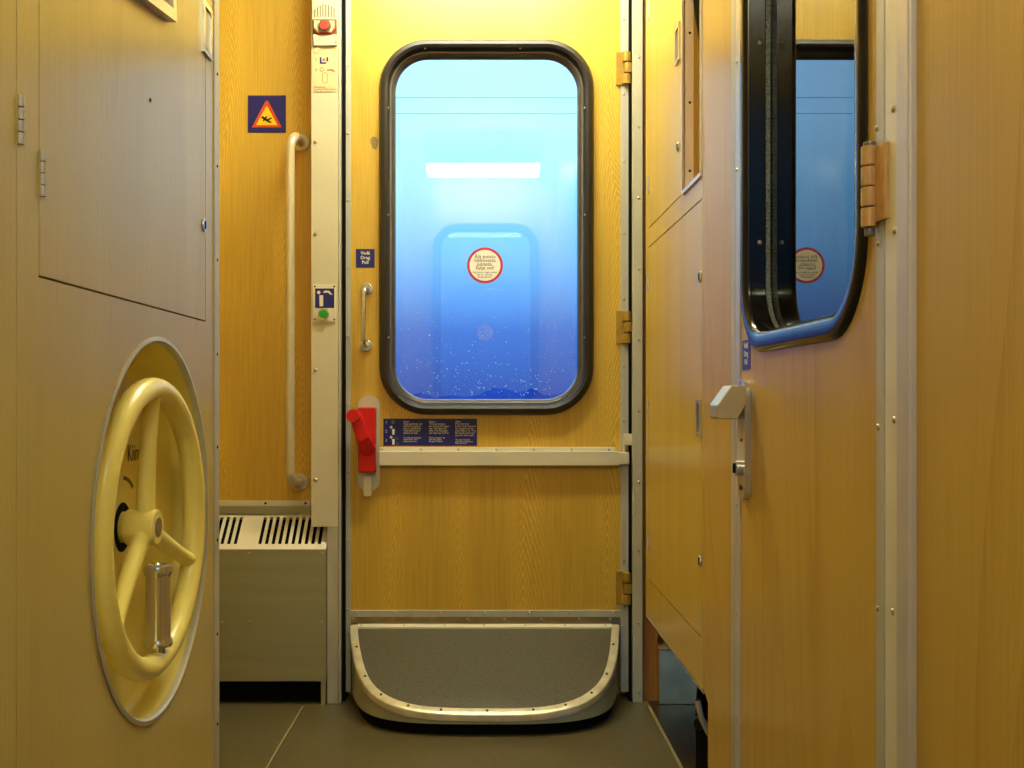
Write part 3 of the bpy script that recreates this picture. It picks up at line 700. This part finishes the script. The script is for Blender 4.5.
g = G(LW); g.box(CY1, 1.747, 0, CE, -0.44, 0.0025, 0.0015)
ct = obj('corner_trim', g, 'alu', cab, label='narrow metal corner strip with screws')
rivets(LW, [(ly(215.6), bz(p, ly(215.6))) for p in (-20, 74, 166, 260, 354, 447, 540, 634, 724)], 0.0030, 0.0025, 'screw_dark', ct, 'screws')
g = G(LW); g.box(DY0, DY1, DZ0, DZ1, -0.016, 0.0, 0.0006, 1); cdoor = obj('cabinet_door', g, 'ash', cab)
def piano_hinge(f, y, z0, z1, parent, w=0.0):
    g = G(lambda u, v, k: f(u, k, v)); n = 4; st = (z1 - z0) / n
    for k in range(n): g.cyl(y, w + 0.001, 0.0036, z0 + k * st + 0.0005, z0 + (k + 1) * st - 0.0005, 10, 0.0005)
    return obj('hinge', g, 'alu', parent)
yh = ly(41.5); piano_hinge(LW, yh, bz(197, yh), bz(150, yh), cdoor)
yh = ly(19.5); piano_hinge(LW, yh, bz(145, yh), bz(95, yh), cab)
def lock(f, y, z, parent, w=0.0):
    g = G(f); g.cyl(y, z, 0.0105, 0.0, w + 0.003, 18, 0.001); o = obj('lock', g, 'steel', parent)
    g = G(f); g.box(y - 0.0016, y + 0.0016, z - 0.006, z + 0.006, 0.002, 0.0042); obj('keyway', g, 'gap', o)
yk = ly(203.4); lock(LW, yk, bz(225, yk), cdoor)
def recess_pull(f, y0, y1, z0, z1, parent):
    g = G(f); g.plate(rect(y0, y1, z0, z1), [rect(y0 + 0.007, y1 - 0.007, z0 + 0.008, z1 - 0.008)], 0.0, 0.0035); o = obj('recessed_pull', g, 'steel', parent)
    g = G(f); g.box(y0 + 0.006, y1 - 0.006, z0 + 0.007, z1 - 0.007, -0.001, 0.001); obj('pull_cup', g, 'bead', o)
recess_pull(LW, ly(202), ly(210.5), 1.292, 1.372, cab)
g = G(LW); g.dome(ly(150), bz(100, ly(150)), 0.003, 0.0); obj('screw', g, 'screw_dark', cdoor)
# recess lining
g = G(LW); DPT = -0.048; RC = RR - 0.004
ring = lambda r, w: [(WY + r * math.cos(2 * math.pi * i / 72), WZ + r * math.sin(2 * math.pi * i / 72), w) for i in range(72)]
g.rings([ring(RC, -0.001), ring(RC, DPT + 0.012), ring(RC - 0.004, DPT + 0.004), ring(RC - 0.012, DPT), ring(0.030, DPT)], True)
rc = obj('wheel_recess', g, 'recess', cab, label='round yellow dished recess')
g = G(LW); g.rings([ring(RR - 0.0005, -0.004), ring(RR + 0.0025, 0.002), ring(RR - 0.003, 0.003), ring(RC - 0.0015, 0.0), ring(RC - 0.0015, -0.006)], True); obj('recess_rim', g, 'alu', rc, label='polished metal rim')
g = G(LW); g.cyl(WY, WZ, 0.0325, DPT - 0.01, DPT + 0.0006, 32); obj('axle_shade_disc', g, 'gap', rc)  # flat black disc painted as the darkness of the hole
lettering('Kiinni', 0.032, (-XL + DPT + 0.0006, 1.449, 0.706), 'left', 'dark_grey_print', rc, 'LEFT', name='lettering', width=0.9)
def arc_piece(a0, a1, r0, r1): 
    n = 8; return [(WY + r0 * math.cos(R(a0 + (a1 - a0) * i / n)), WZ + r0 * math.sin(R(a0 + (a1 - a0) * i / n))) for i in range(n + 1)] + [(WY + r1 * math.cos(R(a1 + (a0 - a1) * i / n)), WZ + r1 * math.sin(R(a1 + (a0 - a1) * i / n))) for i in range(n + 1)]
for a0, a1 in ((50, 86), (112, 124)):
    g = G(LW); g.prism(arc_piece(a0, a1, 0.062, 0.067), DPT, DPT + 0.0006); obj('direction_mark', g, 'dark_grey_print', rc)

hw = thing('handwheel', (-XL, WY, WZ - 0.2), 'large pale yellow three-spoke handbrake wheel set in the round recess', 'handwheel')
RM, RT = 0.1820, 0.0155
WP = 0.0
HW = lambda u, v, w: LW(u, v, w - 0.0075 + 0.0065 * (u - WY) / 0.2)
g = G(HW)
g.tube([(WY + RM * math.cos(2 * math.pi * i / 64), WZ + RM * math.sin(2 * math.pi * i / 64), WP) for i in range(64)], RT, 18, True); obj('wheel_rim', g, 'wheel', hw)
for a in (90, -23, 218):
    g = G(HW); c, s_ = math.cos(R(a)), math.sin(R(a))
    g.tube([(WY + q * c, WZ + q * s_, WP - 0.010 + 0.010 * (q / RM) ** 2) for q in (0.008, 0.05, 0.09, 0.13, 0.16, RM)], [0.0125, 0.0118, 0.011, 0.0105, 0.0105, 0.012], 14); obj('spoke', g, 'wheel', hw)
g = G(HW); g.cyl(WY, WZ, 0.0235, -0.034, 0.007, 28, 0.003); hb_ = obj('hub', g, 'wheel', hw)
g = G(HW); g.cyl(WY, WZ, 0.0135, 0.004, 0.0078, 20, 0.001); obj('hub_nut', g, 'worn', hb_, label='worn brown nut in the hub')
g = G(LW); g.cyl(WY, WZ, 0.0205, -0.07, -0.036, 24, 0.001); obj('axle', g, 'recess', hw)
# folded chrome grip standing on the rim
g = G(lambda u, v, w: (-XL - 0.0055 + u, 1.446 + v, w))
prof = [(0.0, 0.435), (0.0180, 0.435), (0.0192, 0.438), (0.0182, 0.443), (0.0162, 0.446), (0.0162, 0.527), (0.0182, 0.531), (0.0196, 0.536), (0.0180, 0.542), (0.0120, 0.5435), (0.0110, 0.5415), (0.0, 0.5415)]
g.rings([[(max(r, 1e-4) * math.cos(2 * math.pi * i / 24), max(r, 1e-4) * math.sin(2 * math.pi * i / 24), z) for i in range(24)] for r, z in prof], True, True, True)
g.cyl(0, 0, 0.009, 0.41, 0.437, 14)
obj('folding_grip', g, 'chrome', hw, label='chrome folding grip standing on the rim')

# framed panel high on the cabinet
ang = R(7.5); cy_, cz_ = ly(168.5), bz(22.4, ly(168.5))
fo = lambda u, v, w: (-XL + w, cy_ + u * math.cos(ang) - v * math.sin(ang), cz_ + u * math.sin(ang) + v * math.cos(ang))
fp = thing('framed_notice', (-XL, cy_ - 0.15, cz_), 'slim metal-framed notice high on the cabinet door', 'notice')
g = G(fo); g.plate(rect(-0.36, 0, 0, 0.5), [rect(-0.345, -0.015, 0.015, 0.485)], 0.0, 0.012); obj('notice_frame', g, 'pale_frame', fp)
g = G(fo); g.box(-0.347, -0.013, 0.013, 0.487, 0.001, 0.004); obj('notice_sheet', g, 'beige_print', fp)

# ------------------------------------------------------------------ corner cupboard on the right
KY0, KY1, KZ0 = yw1 + 0.0012, ry(645.8), 0.2545
UY0, UY1, UZ0 = ry(682.3), 2.515, 1.159
LY0, LY1, LZ0, LZ1 = 1.902, 2.515, 0.3445, 1.1126
OY0, OY1, OZ0 = 1.8985, 2.078, 1.157
cup = thing('cupboard', (XR + 0.2, 2.2, KZ0), 'raised oak laminate corner cupboard with two doors beside the entrance door', 'cupboard')
g = G(RW); outer = rect(KY0, KY1, KZ0, CE)
g.plate([(KY0, KZ0), (KY1, KZ0), (KY1, CE), (KY0, CE)], [rect(UY0 - gp, UY1 + gp, UZ0 - gp, 1.86), rect(LY0 - gp, LY1 + gp, LZ0 - gp, LZ1 + gp), rect(OY0 + 0.002, OY1 - 0.004, OZ0, 1.90)], -0.016, 0.0)
obj('cupboard_face', g, 'ash_r', cup)
g = G(RW); g.plate(rect(KY0, KY1, KZ0 + 0.001, CE), [rect(OY0 - 0.006, OY1 + 0.01, OZ0 - 0.01, 1.91)], -0.03, -0.0165); obj('cupboard_core', g, 'gap', cup)
g = G(RW); g.box(KY0, KY1, KZ0 + 0.001, CE, -0.40, -0.09); obj('cupboard_body', g, 'ash_r', cup)
g = G(RW); g.box(KY0, KY1, KZ0 - 0.006, KZ0, -0.09, -0.0005); obj('bottom_edge', g, 'alu', cup, label='thin metal bottom edge')
g = G(RW); g.box(UY0, UY1, UZ0, 1.858, -0.016, 0.0, 0.0006, 1); ud = obj('upper_door', g, 'ash_r', cup)
g = G(RW); g.box(LY0, LY1, LZ0, LZ1, -0.016, 0.0, 0.0006, 1); ld = obj('lower_door', g, 'ash_r', cup)
for a, b, d_ in ((2, 20, ud), (177, 194, ud), (276, 292, ld), (402, 421, ld), (532, 549, ld)):
    piano_hinge(RW, 2.513, bz(b, 2.513), bz(a, 2.513), d_)
yk = ry(678.6); lock(RW, yk, bz(147, yk), ud)
yk = ry(700.6); lock(RW, yk, bz(277, yk), ld); lock(RW, yk, bz(561, yk), ld)
recess_pull(RW, ry(680.5), ry(676.0), 1.424, 1.497, ud)
yk = ry(700.5); recess_pull(RW, 1.906, 1.940, bz(437, yk), bz(400, yk), ld)
# framed opening with a strip, wood and a dark rounded edge inside
g = G(RW); g.plate(rect(OY0 - 0.001, OY1 + 0.001, OZ0 - 0.004, 1.905), [rect(OY0 + 0.002, OY1 - 0.004, OZ0 + 0.003, 1.898)], -0.006, 0.004); fo_ = obj('opening_frame', g, 'pale_frame', cup, label='pale metal frame around the narrow opening')
yj = OY1 - 0.004
g = G(plane_back(yj)); g.box(XR + 0.002, XR + 0.0185, OZ0, 1.90, -0.004, 0.001); js = obj('jamb_strip', g, 'pink', cup, label='pinkish strip with dark screws inside the opening')
rivets(plane_back(yj), [(XR + 0.0115, bz(p, yj)) for p in (-38, 33, 102.5, 171)], 0.0028, 0.001, 'screw_dark', js, 'screws')
g = G(plane_back(yj)); g.box(XR + 0.0185, XR + 0.088, OZ0, 1.90, -0.004, 0.0); obj('jamb_wood', g, 'oak', cup)
g = G(plane_back(yj)); u1 = bx(704, yj)
pl_ = [(bx(a, yj), bz(b, yj)) for a, b in ((694, -60), (692.4, -20), (693.0, 0), (694.6, 15), (697, 30), (699.8, 42), (703.5, 53), (720, 70), (720, -60))]
g.prism(pl_, 0.0005, 0.006, 0.001); obj('rounded_edge', g, 'black', cup, label='black rounded edge inside the opening')
g = G(RW); g.box(OY0 + 0.002, OY1 - 0.004, OZ0 - 0.003, OZ0, -0.088, -0.004); obj('opening_sill', g, 'brown', cup)

# things below the cupboard
sb = thing('equipment_box', (0.53, 2.72, 0), 'scuffed steel equipment box on the floor under the cupboard', 'box')
g = G(plane_back(2.70)); g.box(bx(659, 2.70), 0.64, 0.001, bz(650, 2.70), -0.08, 0.0, 0.002); obj('box_body', g, 'steel_dull', sb)
g = G(plane_back(2.70)); g.box(bx(659, 2.70), 0.64, bz(650, 2.70), bz(650, 2.70) + 0.003, -0.08, 0.002, 0.001); obj('box_lid', g, 'steel_dull', sb)
br = thing('support_bracket', (0.40, 1.96, 0), 'dark steel support bracket under the near end of the cupboard', 'bracket')
yb_ = 1.965
g = G(plane_back(yb_)); g.prism([(bx(695.6, yb_), 0.0), (bx(720, yb_), 0.0), (bx(720, yb_), 0.246), (bx(699, yb_), 0.246), (bx(697.5, yb_), 0.243), (bx(695.6, yb_), 0.205)], -0.006, 0.0, 0.001); obj('bracket_plate', g, 'gloss_black', br)
g = G(plane_back(yb_)); g.tube([(bx(697, yb_), bz(700, yb_), 0.004), (bx(700, yb_), bz(716, yb_), 0.012), (bx(704, yb_), bz(724, yb_), 0.014), (bx(709, yb_), bz(734, yb_), 0.014), (bx(711, yb_), bz(760, yb_), 0.014), (bx(711, yb_), 0.02, 0.012)], 0.006, 12); obj('bracket_pipe', g, 'steel', br, label='short bent chrome pipe')
g = G(plane_back(yb_)); g.cyl(bx(698.5, yb_), bz(722, yb_), 0.012, 0.0, 0.010, 18, 0.002); obj('bracket_bolt', g, 'black', br)

# ------------------------------------------------------------------ toilet door on the right
TY0, TY1 = ry(878.2), ry(741.0)
SLOT = [(ry(735.8), ry(732.0), 'alu', 0.0015), (ry(740.4), ry(736.6), 'lavender', 0.003)]
g = G(RW); g.box(SLOT[0][0], SLOT[0][1], 0, CE, -0.03, 0.0015, 0.0006); g.box(SLOT[0][0] - 0.005, SLOT[0][0], 0, CE, -0.03, -0.004)
obj('trim_6', g, 'alu', label='grey metal strip at the latch side of the toilet door', cat='trim', kind='structure')
td = thing('door_2', (XR, 1.33, 0), 'oak laminate toilet door with dark reflecting window and satin knob', 'door', kind='structure')
TCU, THU, THV = (1.075 + 1.594) / 2, (1.594 - 1.075) / 2 - 0.030, 0.432
TCV = H + 0.061 + 0.030 + THV
g = G(RW); g.plate(rect(TY0, TY1, 0.02, 1.98), [rrect(TCU, TCV, THU + 0.01, THV + 0.01, 0.09)], -0.036, 0.0); obj('door_panel', g, 'oak_r', td)
g = G(RW); g.box(TY1, SLOT[1][1], 0.02, 1.98, -0.036, 0.002, 0.0008); st = obj('edge_strip', g, 'lavender', td)
rivets(RW, [(ry(738.3), bz(p, ry(738.3))) for p in (62, 170, 505, 614, 720)], 0.0030, 0.002, 'screw', st)
g = G(RW); g.box(ry(885.6), TY0, 0.02, 1.98, -0.036, 0.002, 0.0008); st = obj('edge_strip', g, 'alu', td)
rivets(RW, [(ry(a), bz(p, ry(a))) for a, p in ((879.2, 128.5), (880.2, 243.5), (880.6, 427), (880, 609))], 0.0034, 0.002, 'screw', st, 'screws')
g = frame_ring(RW, [(0.0, -0.032), (0.0, -0.002), (0.003, 0.004), (0.009, 0.007), (0.021, 0.0075), (0.027, 0.005), (0.030, 0.0), (0.030, -0.002)], TCU, TCV, THU, THV, 0.078)
tf = obj('window_frame', g, 'gloss_black', td, label='glossy black rubber window surround')
g = frame_ring(RW, [(0.0, -0.026), (-0.003, -0.024), (-0.003, -0.0305), (0.0, -0.0315)], TCU, TCV, THU, THV, 0.078); obj('gasket', g, 'gasket', tf, label='grey ribbed glass gasket')
sc = [(TCU + THU - 0.001, bz(p, 1.57)) for p in (44, 243)]
g = G(plane_back(TCU + THU))
for _, z in sc: g.dome(XR + 0.016, z, 0.0034, 0.0)
obj('screws', g, 'screw', tf, kind='stuff')
g = G(RW); g.prism(rrect(TCU, TCV, THU + 0.006, THV + 0.006, 0.08), -0.0325, -0.032); obj('window_pane', g, 'glass_grazing', td)
g = G(RW); g.prism(rrect(TCU, TCV, THU + 0.02, THV + 0.02, 0.08), -0.052, -0.048); obj('dark_room_sheet', g, 'gap', td, label='dark sheet standing in for the unlit room behind the glass')  # near-black sheet added in place of the unlit room beyond
# lever handle
yh = 1.578
hp0, hp1 = ry(751.0), ry(743.6)
g = G(RW); g.prism(rrect((hp0 + hp1) / 2, (bz(380, yh) + bz(500, yh)) / 2, (hp1 - hp0) / 2, (bz(380, yh) - bz(500, yh)) / 2, (hp1 - hp0) / 2 - 0.0005, 7), 0.0, 0.009, 0.002); pt_ = obj('handle_plate', g, 'steel', td, label='long steel handle plate')
zc = bz(408, yh); yc_ = (hp0 + hp1) / 2 + 0.004
g = G(RW); g.cyl(yc_, zc, 0.0155, 0.007, 0.020, 24, 0.003); g.cyl(yc_, zc, 0.0125, 0.018, 0.036, 20, 0.001); obj('handle_neck', g, 'steel', pt_)
g = G(lambda u, v, w: (XR - u, w, v))
sec = [(0.009, 0.0165), (0.030, 0.0165), (0.050, -0.0115), (0.050, -0.029), (0.047, -0.0315), (0.021, -0.0315), (0.014, -0.013), (0.009, -0.011)]
fs = g.rings([[(a, H + b, y) for a, b in sec] for y in (1.540, 1.595)], True, True, True)
g.bevel(fs, 0.0055, 4); obj('knob', g, plain('satin_handle', (206, 194, 160), 0.3, 0.5, 0.04, 20), pt_, label='satin metal offset door knob')
g = G(RW); g.cyl(yc_, bz(468, yh), 0.0115, 0.008, 0.017, 20, 0.002); o = obj('turn_lock', g, 'steel', pt_)
g = G(RW); g.box(yc_ - 0.002, yc_ + 0.002, bz(468, yh) - 0.007, bz(468, yh) + 0.007, 0.016, 0.020); obj('keyway', g, 'gap', o)
g = G(RW); g.dome(yc_ - 0.004, bz(440, yh), 0.003, 0.009); g.dome(yc_ - 0.004, bz(487, yh), 0.0045, 0.009); obj('screws', g, 'screw_dark', pt_, kind='stuff')
# hinge
hy0, hy1, hyc = ry(891), ry(879.5), 1.048
hz0, hz1 = H + (397 - 228) * hyc / F, H + (397 - 146) * hyc / F
g = G(RW); g.box(hy0, hy1 + 0.004, hz0 + 0.004, hz1 - 0.003, 0.001, 0.006, 0.0012); hg = obj('hinge', g, 'tan', td, label='tan painted four-knuckle hinge')
st4 = (hz1 - hz0) / 4
for k in range(4):
    g = G(); g.cyl(XR - 0.0085, hyc, 0.0082, hz0 + k * st4 + 0.0006, hz0 + (k + 1) * st4 - 0.0006, 16, 0.0012); obj('knuckle', g, 'tan', hg)
g = G(); g.cyl(XR - 0.0085, hyc, 0.0052, hz0 - 0.008, hz0, 12, 0.001); g.cyl(XR - 0.0085, hyc, 0.0062, hz1 - 0.001, hz1 + 0.004, 12, 0.0015); obj('hinge_pin', g, 'bead', hg)
# frame and projecting profile
g = G(RW); g.box(ry(903.2), ry(886.6), 0, CE, -0.05, 0.0015, 0.0008); t7 = obj('trim_7', g, 'alu_warm', label='beige metal frame of the toilet door beside its hinge', cat='door frame', kind='structure')
rivets(RW, [(ry(a), bz(p, ry(a))) for a, p in ((895.2, 109), (896.4, 231), (896, 420), (894.6, 612))], 0.0034, 0.0015, 'screw', t7, 'screws')
g = G(RW); g.box(ry(916.4), ry(903.2), 0, CE, -0.05, 0.007, 0.003, 3); obj('trim_8', g, 'lavender', label='smooth pale metal profile between toilet door frame and near wall panel', cat='trim', kind='structure')
# blue sign beside the window
g = G(RW); g.box(ry(750.6), ry(743), bz(369.5, 1.57), bz(339.8, 1.57), 0.0, 0.001)
s = obj('pull_sign', g, 'blue_print', label='small blue sign above the knob on the toilet door', cat='sign')
lettering('Vedä\nDrag\nPull', 0.0118, (XR - 0.0012, (ry(750.6) + ry(743)) / 2, bz(341.5, 1.57)), 'right', 'white_print', s, spacing=1.0, bold=0.0002)

# ------------------------------------------------------------------ ceiling lamps
def ceiling_lamp(y, z, label, mat):
    t = thing('ceiling_lamp', (0, y, z), label, 'ceiling lamp', 'fluorescent lamps above the doors')
    g = G(); g.box(-0.30, 0.28, y - 0.07, y + 0.07, z + 0.05, CE, 0.004); obj('lamp_housing', g, 'cream', t)
    g = G(); g.box(-0.29, 0.27, y - 0.055, y + 0.055, z, z + 0.052, 0.008, 3); obj('lamp_diffuser', g, mat, t, label='glowing diffuser')
    return t
ceiling_lamp(2.36, 1.98, 'fluorescent lamp on the ceiling just in front of the entrance door', 'lamp')
ceiling_lamp(0.10, 1.88, 'fluorescent lamp on the ceiling above the camera', 'lamp_dim')

# ------------------------------------------------------------------ outside
g = G(); g.box(-150, 150, 3.2, 160, -1.35, -1.25); obj('ground', g, 'ground', label='dark dusk ground outside the train', cat='ground', kind='structure')
g = G(); rd = random.Random(11); n = 160; top = []; bot = []
for i in range(n):
    x = -60 + 120.0 * i / (n - 1); h = 0.6 + 0.18 * math.sin(x * 0.13 + 1.0) + 0.08 * math.sin(x * 0.9) + rd.uniform(0, 0.5)
    top.append((x, 60 + 3 * math.sin(x * 0.3), h)); bot.append((x, 55, -1.3))
g.rings([bot, [(a, b - 2, c * 0.6) for a, b, c in top], top, [(a, b + 6, c * 0.7) for a, b, c in top], [(a, 75, -1.3) for a, b, c in bot]], False)
obj('treeline', g, 'tree', label='dark distant treeline beyond the door window', cat='treeline', kind='stuff')
for z_, lab in ((98.5, 'upper of two thin overhead wires outside the window'), (114.5, 'lower of two thin overhead wires outside the window')):
    g = G(); y_ = 9.0; zz = H + (397 - z_) * y_ / F; g.tube([(-30, y_, zz), (-5, y_, zz + 0.01), (30, y_, zz - 0.02)], 0.0026, 8); obj('overhead_wire', g, 'wire', label=lab, cat='wire')

# ------------------------------------------------------------------ the letters become plain meshes
bpy.context.view_layer.update(); dg = bpy.context.evaluated_depsgraph_get()
for o in TEXTS:
    me = bpy.data.meshes.new_from_object(o.evaluated_get(dg), depsgraph=dg); nm = o.name
    n = bpy.data.objects.new('lettering', me); n.parent = o.parent; n.location = o.location; n.rotation_euler = o.rotation_euler; n.scale = o.scale
    bpy.data.objects.remove(o); n.name = nm; COL.objects.link(n)
